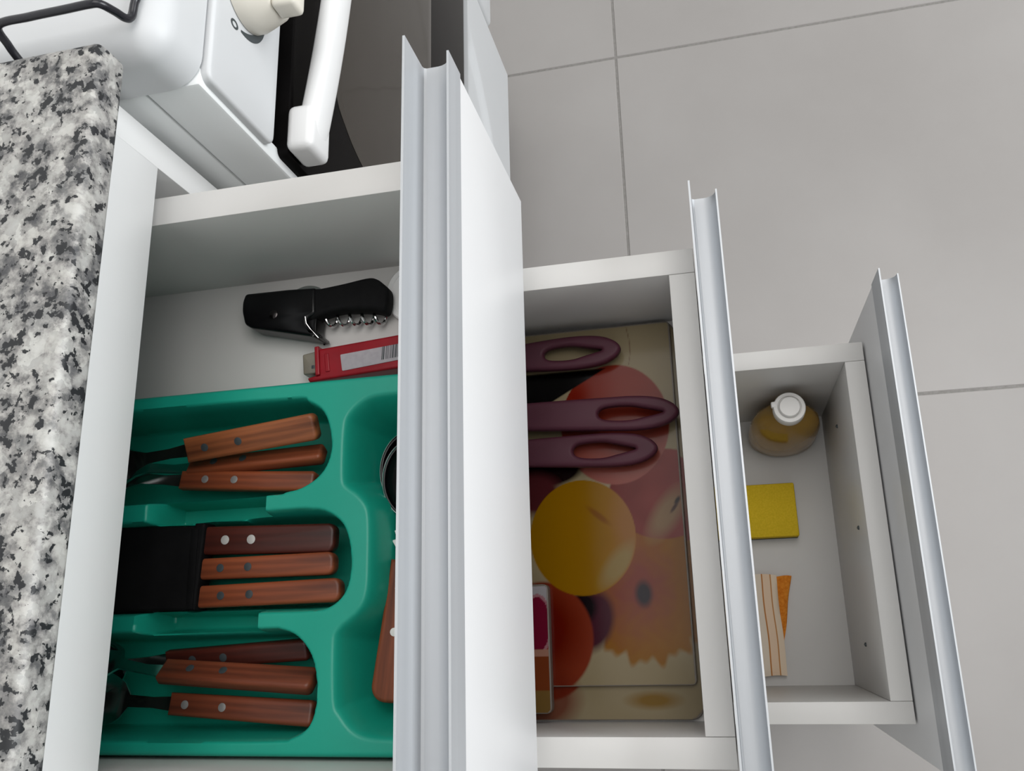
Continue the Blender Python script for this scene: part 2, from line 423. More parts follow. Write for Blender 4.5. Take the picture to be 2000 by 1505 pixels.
X1, X2, X3 = 0.1720, 0.2993, 0.4434
Z1, Z2, Z3 = 0.7860, 0.6238, 0.3689
F1, F2, F3 = 0.6910, 0.5291, 0.1480
drawer(X1, Z1, Z1 - F1, 0.8246, 0.6735, 0.682)
drawer(X2, Z2, Z2 - F2, 0.6428, 0.485, 0.520)
drawer(X3, Z3, Z3 - F3, 0.4534, 0.105, 0.135, ((-0.1656, 0.3228), (-0.2705, 0.2707), (-0.0569, 0.2693)))

top = box('granite_countertop', M['granite'], None, (-0.61, 0.0262, -0.42, 0.0335, 0.8602, 0.8806), 0.0040, 4)
tag(top, 'speckled grey, white and black granite counter slab beside the stove', 'countertop')

# ------------------------------------------------------------------ stove
SY0, SY1 = 0.040, 0.545
stove = thing('gas_stove', 'white gas stove with dark glass oven door next to the cabinet', 'stove', (-0.25, 0.29, 0.0))
box('body', M['side_enamel'], stove, (-0.55, 0.0115, SY0, SY1, 0.06, 0.829), 0.001)
bm = bbox(bmesh.new(), 0.0122, 0.046, SY0, SY0 + 0.012, 0.12, 0.828, 0.002, 2)
fin(bm, 'side_frame', M['side_enamel'], stove)
fin(bbox(bmesh.new(), 0.0122, 0.046, SY1 - 0.012, SY1, 0.12, 0.828, 0.002, 2), 'side_frame', M['side_enamel'], stove)
box('inner_chassis', M['black_gap'], stove, (0.0122, 0.034, SY0 + 0.013, SY1 - 0.013, 0.12, 0.828), 0)
bm = bbox(bmesh.new(), -0.56, 0.0475, SY0 - 0.002, SY1 + 0.002, 0.829, 0.867)
es = [e for e in bm.edges if abs(e.verts[0].co.z - e.verts[1].co.z) > 0.01]
bmesh.ops.bevel(bm, geom=es, offset=0.018, segments=8, profile=0.5, affect='EDGES')
es = [e for e in bm.edges if e.verts[0].co.z > 0.866 and e.verts[1].co.z > 0.866]
bmesh.ops.bevel(bm, geom=es, offset=0.016, segments=7, profile=0.5, affect='EDGES')
fin(bm, 'cooktop', M['enamel'], stove, angle=50)
PR = Matrix(((0, 0, 1, 0), (1, 0, 0, 0), (0, 1, 0, 0), (0, 0, 0, 1)))      # (y, z, x) sheet turned to face +x


def facing(bm, x):
    for v in bm.verts: v.co = Vector((x + v.co.z, v.co.x, v.co.y))
    return bm


def sheet(name, m, parent, pts, x0, x1, bev):
    return fin(facing(plate_mesh(pts, x0, x1, bev), 0.0), name, m, parent)


sheet('control_panel', M['enamel'], stove, round_poly([(0.0435, 0.7545), (0.5415, 0.7545), (0.5415, 0.8272), (0.0435, 0.8272)], 0.007), 0.036, 0.0512, 0.0022)
KY, KZ = 0.1245, 0.797
for ky in (KY, KY + 0.085, KY + 0.17, KY + 0.255, KY + 0.34):
    my, mz = ky - 0.0030, KZ + 0.004
    bm = add_lathe(bmesh.new(), [(0.0252, 0.0516), (0.0252, 0.0560), (0.0240, 0.0600), (0.0205, 0.0700), (0.0190, 0.0716), (0.0120, 0.0720)], (0, ky, KZ), 40, axis='x')
    kn = fin(bm, 'control_knob', M['cream_plastic'], stove); kn['label'] = 'cream control knob'
    bm = bbox(bmesh.new(), 0.0715, 0.0870, ky - 0.0200, ky + 0.0200, KZ - 0.0075, KZ + 0.0075, 0.003, 3)
    fin(bm, 'knob_grip', M['cream_plastic'], kn)
    # printed 'o' and tapering arc
    bm = bmesh.new(); prev = None; cy, cz, c_ = my - 0.0279, mz + 0.0060, 18
    for k in range(c_ + 1):
        a = 2 * math.pi * k / c_
        cur = [bm.verts.new((0.0514, cy + r_ * 0.9 * math.cos(a), cz + r_ * 1.25 * math.sin(a))) for r_ in (0.0018, 0.0032)]
        if prev: bm.faces.new((prev[0], prev[1], cur[1], cur[0]))
        prev = cur
    prev = None
    for k in range(17):
        t = k / 16; a = math.radians(182 + 76 * t); w_ = 0.0004 + 0.0021 * math.sin(math.pi * min(1, t * 0.92 + 0.04))
        cur = [bm.verts.new((0.0514, my + r_ * math.cos(a), mz + r_ * math.sin(a))) for r_ in (0.0272 - w_, 0.0272 + w_)]
        if prev: bm.faces.new((prev[0], prev[1], cur[1], cur[0]))
        prev = cur
    fin(bm, 'dial_mark', M['print_grey'], stove)
door = sheet('oven_door', M['oven_border'], stove, round_poly([(0.0455, 0.3400), (0.5395, 0.3400), (0.5395, 0.742), (0.0455, 0.742)], 0.006), 0.036, 0.0535, 0.0012)
door['label'] = 'black glass oven door'
wp = [(0.128, 0.676), (0.457, 0.676), (0.478, 0.655), (0.497, 0.600), (0.497, 0.462), (0.088, 0.462), (0.088, 0.585), (0.108, 0.645)]
sheet('oven_window', M['oven_glass'], door, round_poly(wp, 0.012), 0.0532, 0.0539, 0.0002)
# bar handle, bowed away from the glass
bm = bmesh.new(); rows = []
HY0, HY1 = 0.058, 0.522
for k in range(41):
    t = k / 40; y = HY0 + (HY1 - HY0) * t; u = 2 * t - 1
    xc = 0.0650 + 0.0200 * (1 - u * u); s = []
    for q in range(16):
        a = 2 * math.pi * q / 16
        s.append(bm.verts.new((xc + 0.0075 * math.copysign(abs(math.cos(a)) ** 0.7, math.cos(a)), y, 0.7330 + 0.0125 * math.copysign(abs(math.sin(a)) ** 0.7, math.sin(a)))))
    rows.append(s)
for a, c in zip(rows, rows[1:]):
    for q in range(16): bm.faces.new((a[q], a[(q + 1) % 16], c[(q + 1) % 16], c[q]))
bm.faces.new(rows[0]); bm.faces.new(rows[-1][::-1])
hd = fin(bm, 'door_handle', M['white_plastic'], door, angle=60); hd['label'] = 'curved white bar handle'
for y0, y1 in ((0.046, 0.078), (0.502, 0.534)):
    fin(bbox(bmesh.new(), 0.0536, 0.0725, y0, y1, 0.7190, 0.7470, 0.005, 4), 'handle_bracket', M['white_plastic'], door)
# lower storage panel with a moulded curve
bm = bmesh.new(); ny, nz = 80, 44; gy = np.linspace(0.0455, 0.5395, ny); gz = np.linspace(0.112, 0.322, nz); vs = []
for y in gy:
    r_ = []
    for z in gz:
        zc = 0.188 + 0.130 * ((y - 0.2925) / 0.17) ** 2
        t = min(1.0, max(0.0, (z - zc) / 0.016 + 0.5)); t = t * t * (3 - 2 * t)
        r_.append(bm.verts.new((0.0530 - 0.0060 * t * min(1.0, max(0.0, (0.322 - z) / 0.02)), y, z)))
    vs.append(r_)
for i in range(ny - 1):
    for j in range(nz - 1): bm.faces.new((vs[i][j], vs[i + 1][j], vs[i + 1][j + 1], vs[i][j + 1]))
rim = [vs[i][0] for i in range(ny)] + [vs[-1][j] for j in range(1, nz)] + [vs[i][-1] for i in range(ny - 2, -1, -1)] + [vs[0][j] for j in range(nz - 2, 0, -1)]
bk = [bm.verts.new((0.036, v.co.y, v.co.z)) for v in rim]
for i in range(len(rim)): bm.faces.new((rim[i], bk[i], bk[(i + 1) % len(rim)], rim[(i + 1) % len(rim)]))
bm.faces.new(bk)
fin(bm, 'lower_panel', M['enamel'], stove, angle=50)
fin(bbox(bmesh.new(), -0.02, 0.054, SY1 + 0.004, SY1 + 0.07, 0.205, 0.33, 0.008, 4), 'side_cover', M['enamel'], stove)
for x_, y_ in ((-0.5, 0.07), (-0.5, 0.51), (0.0, 0.07), (0.0, 0.51)):
    fin(add_lathe(bmesh.new(), [(0.014, 0.0), (0.016, 0.004), (0.012, 0.01), (0.012, 0.062)], (x_, y_, 0), 16), 'leg', M['black_rubber'], stove)
# pan support lying on the cooktop
gr = bmesh.new(); gz = 0.8700
add_tube(gr, smooth_open([(-0.031, 0.0395, gz), (-0.0315, 0.0435, gz + 0.008), (-0.0290, 0.0475, gz + 0.018), (-0.010, 0.0478, gz + 0.0188), (0.010, 0.0477, gz + 0.0188), (0.024, 0.0477, gz + 0.0188),
                           (0.0292, 0.0481, gz + 0.0172), (0.0318, 0.0490, gz + 0.010), (0.0328, 0.0502, gz + 0.003), (0.0336, 0.0535, gz), (0.0345, 0.061, gz), (0.036, 0.075, gz), (0.037, 0.15, gz), (0.037, 0.285, gz)], 8), 0.0021, 10)
add_tube(gr, smooth_open([(-0.029, 0.0478, gz + 0.0188), (-0.10, 0.0478, gz + 0.0188), (-0.24, 0.0478, gz + 0.0188), (-0.40, 0.0478, gz + 0.0188), (-0.45, 0.0478, gz + 0.016), (-0.452, 0.052, gz), (-0.452, 0.15, gz), (-0.452, 0.285, gz)], 8), 0.0021, 10)
for yy in (0.15, 0.285):
    add_tube(gr, [(-0.452, yy, gz), (-0.3, yy, gz), (0.037, yy, gz)], 0.0021, 10)
tag(fin(gr, 'pan_grate', M['black_enamel']), 'black wire pan grate resting on the white stove top', 'grate')

# ------------------------------------------------------------------ cutlery tray
POLY = {
    'a': [(0.0582, -0.1154), (0.0716, -0.1181), (0.0823, -0.1258), (0.0871, -0.1399), (0.0869, -0.152), (0.0815, -0.162), (0.0707, -0.1687), (0.0596, -0.171), (0.0486, -0.1721), (-0.0413, -0.1726), (-0.150, -0.1726), (-0.158, -0.165), (-0.158, -0.122), (-0.150, -0.1144), (-0.0478, -0.1144)],
    'b': [(0.0488, -0.1816), (0.0744, -0.1815), (0.0871, -0.1842), (0.0967, -0.1919), (0.1011, -0.2048), (0.1015, -0.2187), (0.0979, -0.2295), (0.0891, -0.2361), (0.077, -0.2376), (0.0475, -0.2376), (-0.0444, -0.2370), (-0.150, -0.2370), (-0.158, -0.229), (-0.158, -0.192), (-0.150, -0.184), (-0.0452, -0.184)],
    'c': [(0.0481, -0.2467), (0.0605, -0.247), (0.0715, -0.2513), (0.0801, -0.2613), (0.0837, -0.2745), (0.0836, -0.2874), (0.0797, -0.2975), (0.0696, -0.3031), (0.0562, -0.3044), (-0.0445, -0.3050), (-0.150, -0.3050), (-0.158, -0.297), (-0.158, -0.255), (-0.150, -0.247), (-0.0466, -0.2469)],
    'd': [(0.136, -0.1178), (0.1141, -0.1178), (0.105, -0.1213), (0.0975, -0.1286), (0.0953, -0.1372), (0.0952, -0.1635), (0.0972, -0.1701), (0.1042, -0.1754), (0.1096, -0.1818), (0.1116, -0.1896), (0.1121, -0.2081), (0.1116, -0.2273), (0.1077, -0.2371), (0.0978, -0.2452), (0.0947, -0.2488), (0.0931, -0.2549), (0.0941, -0.2844), (0.0979, -0.2922), (0.1054, -0.3), (0.116, -0.3035), (0.138, -0.3035), (0.146, -0.298), (0.1485, -0.29), (0.1485, -0.131), (0.146, -0.123)],
    's': [(-0.0297, -0.170), (0.0476, -0.170), (0.0476, -0.184), (-0.0293, -0.186)],
    't': [(-0.0310, -0.2345), (0.0466, -0.2355), (0.0470, -0.249), (-0.0304, -0.249)],
}


def sdf(px, py, poly):
    d = np.full(px.shape, 1e9); ins = np.zeros(px.shape, bool); k = len(poly)
    for i in range(k):
        ax_, ay = poly[i]; bx_, by = poly[(i + 1) % k]; ex, ey = bx_ - ax_, by - ay
        t = np.clip(((px - ax_) * ex + (py - ay) * ey) / (ex * ex + ey * ey), 0, 1)
        d = np.minimum(d, np.hypot(px - ax_ - t * ex, py - ay - t * ey))
        cr = ((ay > py) != (by > py)) & (px < (bx_ - ax_) * (py - ay) / (by - ay + 1e-12) + ax_)
        ins ^= cr
    return np.where(ins, d, -d)


ZR, ZF = 0.7360, 0.6935
TX0, TX1, TY0, TY1 = -0.170, 0.1535, -0.3122, -0.1062
nx, ny = 340, 218
gx, gy = np.meshgrid(np.linspace(TX0, TX1, nx), np.linspace(TY0, TY1, ny), indexing='ij')
h = np.full(gx.shape, ZR)


def sm(t):
    t = np.clip(t, 0, 1); return t * t * (3 - 2 * t)


for key, dep, slope, soft in (('a', ZR - ZF, 0.0062, 0), ('b', ZR - ZF, 0.0062, 0), ('c', ZR - ZF, 0.0062, 0), ('d', ZR - ZF, 0.0170, 0), ('s', 0.0335, 0.0045, 0), ('t', 0.0335, 0.0045, 0)):
    pl = smooth_closed(POLY[key], 4) if key in 'abcd' else POLY[key]
    s = sdf(gx, gy, pl); h = np.minimum(h, ZR - dep * sm((s + 0.0008) / slope))
ed = np.minimum(np.minimum(gx - TX0, TX1 - gx), np.minimum(gy - TY0, TY1 - gy))
h = h - 0.0016 * (1 - np.clip(ed / 0.0022, 0, 1)) ** 2
verts = np.stack([gx, gy, h], -1).reshape(-1, 3)
idx = np.arange(nx * ny).reshape(nx, ny)
faces = np.stack([idx[:-1, :-1], idx[1:, :-1], idx[1:, 1:], idx[:-1, 1:]], -1).reshape(-1, 4)
rim = list(idx[:, 0]) + list(idx[-1, 1:]) + list(idx[-2::-1, -1]) + list(idx[0, -2:0:-1])
low = verts[rim].copy(); low[:, 2] = F1 + 0.0002; low[:, 0] = np.clip(low[:, 0], TX0 + 0.003, TX1 - 0.003); low[:, 1] = np.clip(low[:, 1], TY0 + 0.003, TY1 - 0.003)
n0 = len(verts); R = len(rim)
side = [(rim[i], n0 + i, n0 + (i + 1) % R, rim[(i + 1) % R]) for i in range(R)]
tl = Vector((0, -0.21, F1))
me = bpy.data.meshes.new('cutlery_tray')
me.from_pydata([tuple(v) for v in (np.vstack([verts, low]) - np.array(tl))], [], [tuple(int(q) for q in f) for f in faces] + [tuple(int(q) for q in f[::-1]) for f in side] + [tuple(range(n0, n0 + R))])
me.update(); bmx = bmesh.new(); bmx.from_mesh(me); bmesh.ops.recalc_face_normals(bmx, faces=bmx.faces); bmx.to_mesh(me); bmx.free()
tray = link('cutlery_tray', me, M['green'], angle=70); tray.location = tl
tag(tray, 'green plastic cutlery tray with rounded compartments in the top drawer', 'tray')


# ------------------------------------------------------------------ cutlery
def frame(a, e, z0, z1=None, roll=0.0):
    """origin at the blade end of the handle (a), x axis towards its butt (e)"""
    z1 = z0 if z1 is None else z1
    d = Vector((e[0] - a[0], e[1] - a[1], z1 - z0)); L_ = d.length
    yaw = math.atan2(d.y, d.x); pitch = -math.asin(d.z / L_)
    rot = (Matrix.Rotation(yaw, 3, 'Z') @ Matrix.Rotation(pitch, 3, 'Y') @ Matrix.Rotation(roll, 3, 'X')).to_euler()
    return (a[0], a[1], z0), rot, L_


def handle_outline(L_, w0, w1, tip=0.45):
    out = [(0, -w0 / 2), (L_ * 0.5, -(w0 + w1) / 4)]
    r_ = w1 * tip
    for k in range(7):
        a = -math.pi / 2 + math.pi / 2 * k / 6; out.append((L_ - r_ + r_ * math.cos(a), -w1 / 2 + r_ + r_ * math.sin(a)))
    for k in range(7):
        a = math.pi / 2 * k / 6; out.append((L_ - r_ + r_ * math.cos(a), w1 / 2 - r_ + r_ * math.sin(a)))
    out += [(L_ * 0.5, (w0 + w1) / 4), (0, w0 / 2)]
    return out


def cutlery(kind, label, a, e, z0, z1, w0, w1, wm, roll=0.0, th=0.0085, tip=0.22, riv=(0.2, 0.42), rr=0.0024, rivmat='dull_steel', group=None, head=True):
    loc, rot, L_ = frame(a, e, z0, z1, roll)
    t = thing(kind, label, kind.replace('table_', '').split('_')[-1], loc, rot, group)
    fin(plate_mesh(handle_outline(L_, w0, w1, tip), -th / 2, th / 2, 0.0022), 'handle', M[wm], t, world=False)
    for f in riv:
        bm = add_lathe(bmesh.new(), [(rr, -th / 2 - 0.0003), (rr, th / 2 + 0.0002), (rr * 0.6, th / 2 + 0.0004)], (L_ * f, 0, 0), 14)
        fin(bm, 'rivet', M[rivmat], t, world=False)
    bm = bmesh.new()
    if 'fork' in kind:
        add_strip(bm, [(0.012, 0.0040, 0, 0), (0, 0.0040, 0, 0), (-0.012, 0.0030, 0.001, 0), (-0.026, 0.0034, 0.004, 0), (-0.034, 0.0062, 0.005, 0.0004), (-0.042, 0.0105, 0.003, 0.001), (-0.052, 0.0118, 0.000, 0.0012)], 9)
        for k in range(4):
            y = -0.0098 + 0.0196 * k / 3; q = bmesh.new()
            add_strip(q, [(-0.050, 0.0019, 0, 0), (-0.062, 0.0018, -0.0015, 0), (-0.076, 0.0016, 0.0, 0), (-0.090, 0.0006, 0.004, 0)], 3)
            bmesh.ops.translate(q, vec=(0, y, 0), verts=q.verts); tmp = bpy.data.meshes.new('q'); q.to_mesh(tmp); bm.from_mesh(tmp); bpy.data.meshes.remove(tmp); q.free()
        fin(bm, 'fork_head', M['steel'], t, world=False)
    elif 'spoon' in kind:
        rows = [(0.012, 0.0040, 0, 0), (0, 0.0040, 0, 0), (-0.012, 0.0030, 0.001, 0), (-0.026, 0.0034, 0.004, 0.0002)]
        for k in range(13):
            s_ = k / 12; w_ = 0.0150 * math.sin(math.pi * (0.12 + 0.86 * s_) ** 0.85) ** 0.75 + 0.001
            rows.append((-0.030 - 0.056 * s_, w_, 0.005 - 0.002 * s_, 0.008 * math.sin(math.pi * (0.08 + 0.88 * s_))))
        add_strip(bm, rows, 13, 0.0013); fin(bm, 'spoon_bowl', M['steel'], t, world=False)
    elif 'knife' in kind:
        add_strip(bm, [(0.012, 0.0050, 0, 0), (0.0, 0.0058, 0, 0), (-0.03, 0.0088, 0, 0), (-0.07, 0.0095, 0, 0), (-0.10, 0.0075, 0, 0), (-0.115, 0.0010, 0, 0)], 5, 0.0014)
        fin(bm, 'blade', M['steel'], t, world=False)
    return t


FG, KG, SG = 'wooden handled forks in the tray', 'wooden handled knives in the tray', 'wooden handled spoons in the tray'
cutlery('table_fork', 'fork with worn brown wooden handle lying tilted on top of the fork pile', (-0.0098, -0.1402), (0.0765, -0.1322), 0.729, 0.731, 0.0150, 0.0160, 'wood_y', roll=0.35, riv=(0.16, 0.42), rivmat='print_grey', group=FG)
cutlery('table_fork', 'fork with darker wooden handle half hidden between the two other forks', (-0.0157, -0.1488), (0.0752, -0.1465), 0.716, 0.718, 0.0105, 0.0115, 'wood', roll=-0.5, group=FG, rivmat='print_grey')
cutlery('table_fork', 'fork with two silver rivets on its handle, nearest the knives', (-0.0207, -0.1563), (0.0704, -0.1632), 0.716, 0.717, 0.0112, 0.0125, 'wood', roll=-0.12, group=FG)
cutlery('table_knife', 'knife with dark wooden handle and two bright rivets, nearest the forks', (-0.010, -0.1947), (0.0870, -0.1972), 0.722, 0.722, 0.0165, 0.0165, 'wood_dark', riv=(0.285, 0.46), rr=0.0027, rivmat='pale_steel', group=KG, tip=0.3)
cutlery('table_knife', 'knife with brown wooden handle, middle one of the three knives', (-0.012, -0.2116), (0.0876, -0.2115), 0.722, 0.723, 0.0120, 0.0128, 'wood', tip=0.36, group=KG, riv=(0.28, 0.46), rivmat='print_grey')
cutlery('table_knife', 'knife with brown wooden handle, nearest the spoons', (-0.011, -0.2276), (0.0915, -0.2264), 0.721, 0.722, 0.0125, 0.0135, 'wood', tip=0.36, group=KG, riv=(0.27, 0.45), rivmat='print_grey')
cutlery('table_spoon', 'spoon with dark wooden handle, nearest the knives', (-0.0223, -0.2625), (0.0690, -0.2580), 0.713, 0.714, 0.0110, 0.0118, 'wood_dark', roll=0.25, group=SG, rivmat='print_grey')
cutlery('table_spoon', 'spoon with red brown wooden handle tilted between the two other spoons', (-0.0180, -0.2685), (0.0775, -0.2750), 0.724, 0.724, 0.0135, 0.0145, 'wood_shaded', roll=-0.75, group=SG, rivmat='print_grey')
cutlery('table_spoon', 'spoon with plain brown handle and two dull rivets, farthest from the forks', (-0.0163, -0.2868), (0.0745, -0.2925), 0.715, 0.716, 0.0125, 0.0142, 'wood_shaded', roll=-0.1, group=SG, riv=(0.12, 0.385))
# black sleeve over the knife blades
sl = thing('knife_sleeve', 'flat black sleeve covering the three knife blades in the green tray', 'sleeve', (-0.055, -0.21, F1))
fin(plate_mesh(round_poly([(-0.115, -0.1830), (-0.002, -0.1866), (-0.002, -0.1848), (0.0048, -0.1850), (0.0050, -0.1875), (0.0022, -0.2352), (-0.115, -0.2344)], 0.0012, 3), 0.7155, 0.7285, 0.0015), 'body', M['sleeve'], sl)
box('rim', M['sleeve'], sl, (-0.0035, 0.0012, -0.2345, -0.1880, 0.7282, 0.7292), 0.0004)

# nested spoons and a wooden handled server in the cross compartment
for k, (cx, cy, rx, ry, z) in enumerate(((0.1262, -0.1570, 0.0195, 0.0235, 0.7065), (0.1312, -0.1640, 0.0195, 0.0235, 0.7150))):
    lb = ('round black ladle bowl lowest under the drawer handle in the green tray', 'round black ladle bowl stacked on top of another in the green tray')[k]
    t = thing('ladle', lb, 'ladle', (cx, cy, z - 0.010), None, 'black ladles in the cross compartment')
    bm = bmesh.new(); prof = []
    for q in range(9):
        a = math.pi / 2 * q / 8; prof.append((max(math.sin(a), 0.03), 0.010 * (1 - math.cos(a))))
    prof += [(1.02, 0.0104), (0.985, 0.0104)]
    for q in range(8, -1, -1):
        a = math.pi / 2 * q / 8; prof.append((max(math.sin(a) * 0.95, 0.02), 0.0012 + 0.009 * (1 - math.cos(a))))
    add_lathe(bm, prof, (0, 0, 0), 36, rx, ry); fin(bm, 'bowl', M['black_gloss'], t, world=False)
    fin(add_tube(bmesh.new(), [(rx * 1.01 * math.cos(a), ry * 1.01 * math.sin(a), 0.0104) for a in np.linspace(0, 2 * math.pi, 49)], 0.0004, 6), 'bowl_rim', M['steel'], t, world=False)
    bm = bmesh.new(); add_tube(bm, smooth_open([(0.0, ry * 0.98, 0.010), (0.002, ry + 0.006, 0.014), (0.003, ry + 0.0145, 0.018)], 6), 0.0016, 8)
    fin(bm, 'handle', M['steel'], t, world=False)
loc, rot, L_ = frame((0.1258, -0.2110), (0.1165, -0.2870), 0.716, 0.7135, 0.0)
t = thing('cake_server', 'serving knife with wooden handle and serrated steel edge under the drawer handle', 'server', loc, rot)
fin(plate_mesh(handle_outline(L_, 0.0135, 0.0195, 0.42), -0.005, 0.005, 0.0026), 'handle', M['wood'], t, world=False)
for f in (0.20, 0.51):
    fin(add_lathe(bmesh.new(), [(0.0023, 0.0), (0.0023, 0.0052), (0.0014, 0.0055)], (L_ * f, 0.0005, 0), 14), 'rivet', M['cap'], t, world=False)
pts = [(0.012, 0.0045), (0.0, 0.0045), (-0.004, 0.010)]
pts2 = []
for k in range(5): pts2 += [(-0.006 - 0.0055 * k, -0.0052 - 0.0004 * k), (-0.0105 - 0.0055 * k, -0.0085 + 0.0008 * k)]
blade = [(0.012, -0.0045), (0.0, -0.0045)] + pts2 + [(-0.040, 0.0), (-0.036, 0.009)] + pts[::-1]
fin(plate_mesh(blade, -0.0008, 0.0008, 0.0002), 'serrated_blade', M['cap'], t, world=False)

# ------------------------------------------------------------------ loose things on the top drawer's floor
ck = thing('corkscrew', 'black waiter corkscrew with steel spiral beside the drawer wall', 'corkscrew', (0.06, -0.045, F1))
CB = [(0.0541, -0.035), (0.0632, -0.0345), (0.0799, -0.033), (0.0950, -0.0312), (0.1015, -0.0324), (0.1070, -0.037), (0.1096, -0.0400), (0.1102, -0.0443), (0.1098, -0.0506), (0.1072, -0.0560), (0.0985, -0.0537), (0.0773, -0.0514), (0.0652, -0.0532), (0.0541, -0.0541)]
CL = [(0.0101, -0.0327), (0.0409, -0.0332), (0.0606, -0.0343), (0.0613, -0.0521), (0.0556, -0.0549), (0.0561, -0.0591), (0.062, -0.0678), (0.0607, -0.068), (0.0425, -0.0636), (0.0158, -0.0572), (0.0109, -0.0541), (0.0083, -0.0448), (0.0082, -0.0383)]
fin(plate_mesh(smooth_closed(CB, 4), 0.6968, 0.7090, 0.003), 'handle', M['black_rubber'], ck)
lv = fin(plate_mesh(round_poly(CL, 0.002, 4), 0.6925, 0.7100, 0.0022), 'lever', M['black_gloss'], ck); lv['label'] = 'glossy black lever'
fin(plate_mesh([(0.0532, -0.0530), (0.0541, -0.0575), (0.0612, -0.0676), (0.0645, -0.0682), (0.0640, -0.0664), (0.0612, -0.0640), (0.0606, -0.0628), (0.0603, -0.0594), (0.0608, -0.0544), (0.0568, -0.052)], 0.6935, 0.7065, 0.0006), 'notched_foot', M['black_gloss'], ck)
fin(add_tube(bmesh.new(), [(0.0545, -0.0540, 0.7103), (0.0552, -0.0585, 0.7098), (0.0580, -0.0628, 0.7085), (0.0625, -0.0680, 0.7065)], 0.0005, 8), 'foot_edge', M['steel'], ck)
hp = []
for k in range(150):
    s_ = k / 149; a = 2 * math.pi * 5.2 * s_
    hp.append((0.0630 + 0.0440 * s_, -0.0538 - 0.0028 * s_ + 0.0036 * math.cos(a), 0.6985 + 0.0036 * math.sin(a)))
fin(add_tube(bmesh.new(), hp, 0.0011, 8, lambda s_: 1.0 if s_ < 0.93 else 1 - (s_ - 0.93) / 0.08), 'spiral', M['steel'], ck)
fin(plate_mesh(smooth_closed([(0.041, -0.0315), (0.046, -0.0287), (0.052, -0.0284), (0.058, -0.0302), (0.061, -0.0335), (0.052, -0.036)], 4), 0.6990, 0.7005, 0.0004), 'knife_blade', M['steel'], ck)
fin(add_lathe(bmesh.new(), [(0.0030, 0.7095), (0.0030, 0.7104), (0.0020, 0.7108), (0.0005, 0.7108)], (0.0318, -0.0500, 0), 18), 'pivot_pin', M['dark_steel'], ck)

uk = thing('utility_knife', 'red plastic utility knife with barcode sticker and smoky end cap', 'knife', (0.10, -0.083, F1))
fin(plate_mesh(round_poly([(0.0600, -0.0748), (0.1170, -0.0705), (0.1500, -0.0680), (0.1500, -0.0900), (0.1168, -0.0925), (0.0659, -0.0955), (0.0560, -0.0962), (0.0545, -0.0935), (0.0610, -0.0920)], 0.001, 3), F1 + 0.0004, 0.7045, 0.0016), 'body', M['red'], uk)
bm = plate_mesh(round_poly([(0.0595, -0.0735), (0.0625, -0.0732), (0.0640, -0.0925), (0.0610, -0.0930)], 0.0006, 2), F1 + 0.0006, 0.7062, 0.0008); fin(bm, 'collar', M['red'], uk)
bm = plate_mesh(round_poly([(0.0660, -0.0785), (0.0690, -0.0783), (0.0705, -0.0905), (0.0675, -0.0908)], 0.0006, 2), 0.7040, 0.7052, 0.0005); fin(bm, 'ridge', M['red'], uk)
cp = fin(plate_mesh(round_poly([(0.0500, -0.0770), (0.0608, -0.0754), (0.0614, -0.0903), (0.0513, -0.0907)], 0.0012, 3), F1 + 0.0006, 0.7035, 0.0012), 'end_cap', M['grey_clear'], uk); cp['label'] = 'smoky grey end cap'
box('blade_slot', M['print_grey'], uk, (0.0570, 0.0592, -0.0872, -0.0850, 0.7030, 0.7038), 0.0002)
lb = fin(plate_mesh(round_poly([(0.0771, -0.0802), (0.1177, -0.0768), (0.1400, -0.0750), (0.1400, -0.0853), (0.1178, -0.0873), (0.0788, -0.0911)], 0.0008, 3), 0.7044, 0.7049, 0.0001), 'sticker', M['label'], uk)
bm = bmesh.new(); x_ = 0.1055
while x_ < 0.134:
    w_ = random.choice((0.0003, 0.0003, 0.0005, 0.0008)); yt = -0.0778 + (x_ - 0.1055) * 0.085; yb = -0.0864 + (x_ - 0.1055) * 0.085
    bm.faces.new([bm.verts.new(q) for q in ((x_, yt, 0.70505), (x_ - 0.0004, yb, 0.70505), (x_ + w_ - 0.0004, yb, 0.70505), (x_ + w_, yt, 0.70505))]); x_ += w_ + random.choice((0.0004, 0.0006, 0.0009))
fin(bm, 'barcode', M['print_grey'], lb, smooth=False)

ld = thing('bottle_lid', 'round white plastic lid beside the corkscrew under the drawer handle', 'lid', (0.1240, -0.0395, F1))
fin(add_lathe(bmesh.new(), [(0.0200, 0.0003), (0.0208, 0.0008), (0.0208, 0.0038), (0.0200, 0.0047), (0.0172, 0.0048), (0.0168, 0.0042), (0.0040, 0.0042), (0.0005, 0.0042)], (0, 0, 0), 40), 'cap', M['lid_white'], ld, world=False)
fin(add_lathe(bmesh.new(), [(0.0060, 0.0042), (0.0060, 0.0050), (0.0050, 0.0053), (0.0005, 0.0053)], (0, 0, 0), 24), 'button', M['white_plastic'], ld, world=False)

# ------------------------------------------------------------------ middle drawer: printed glass boards and nylon utensils
S = lambda *c: np.array(srgb(*c))


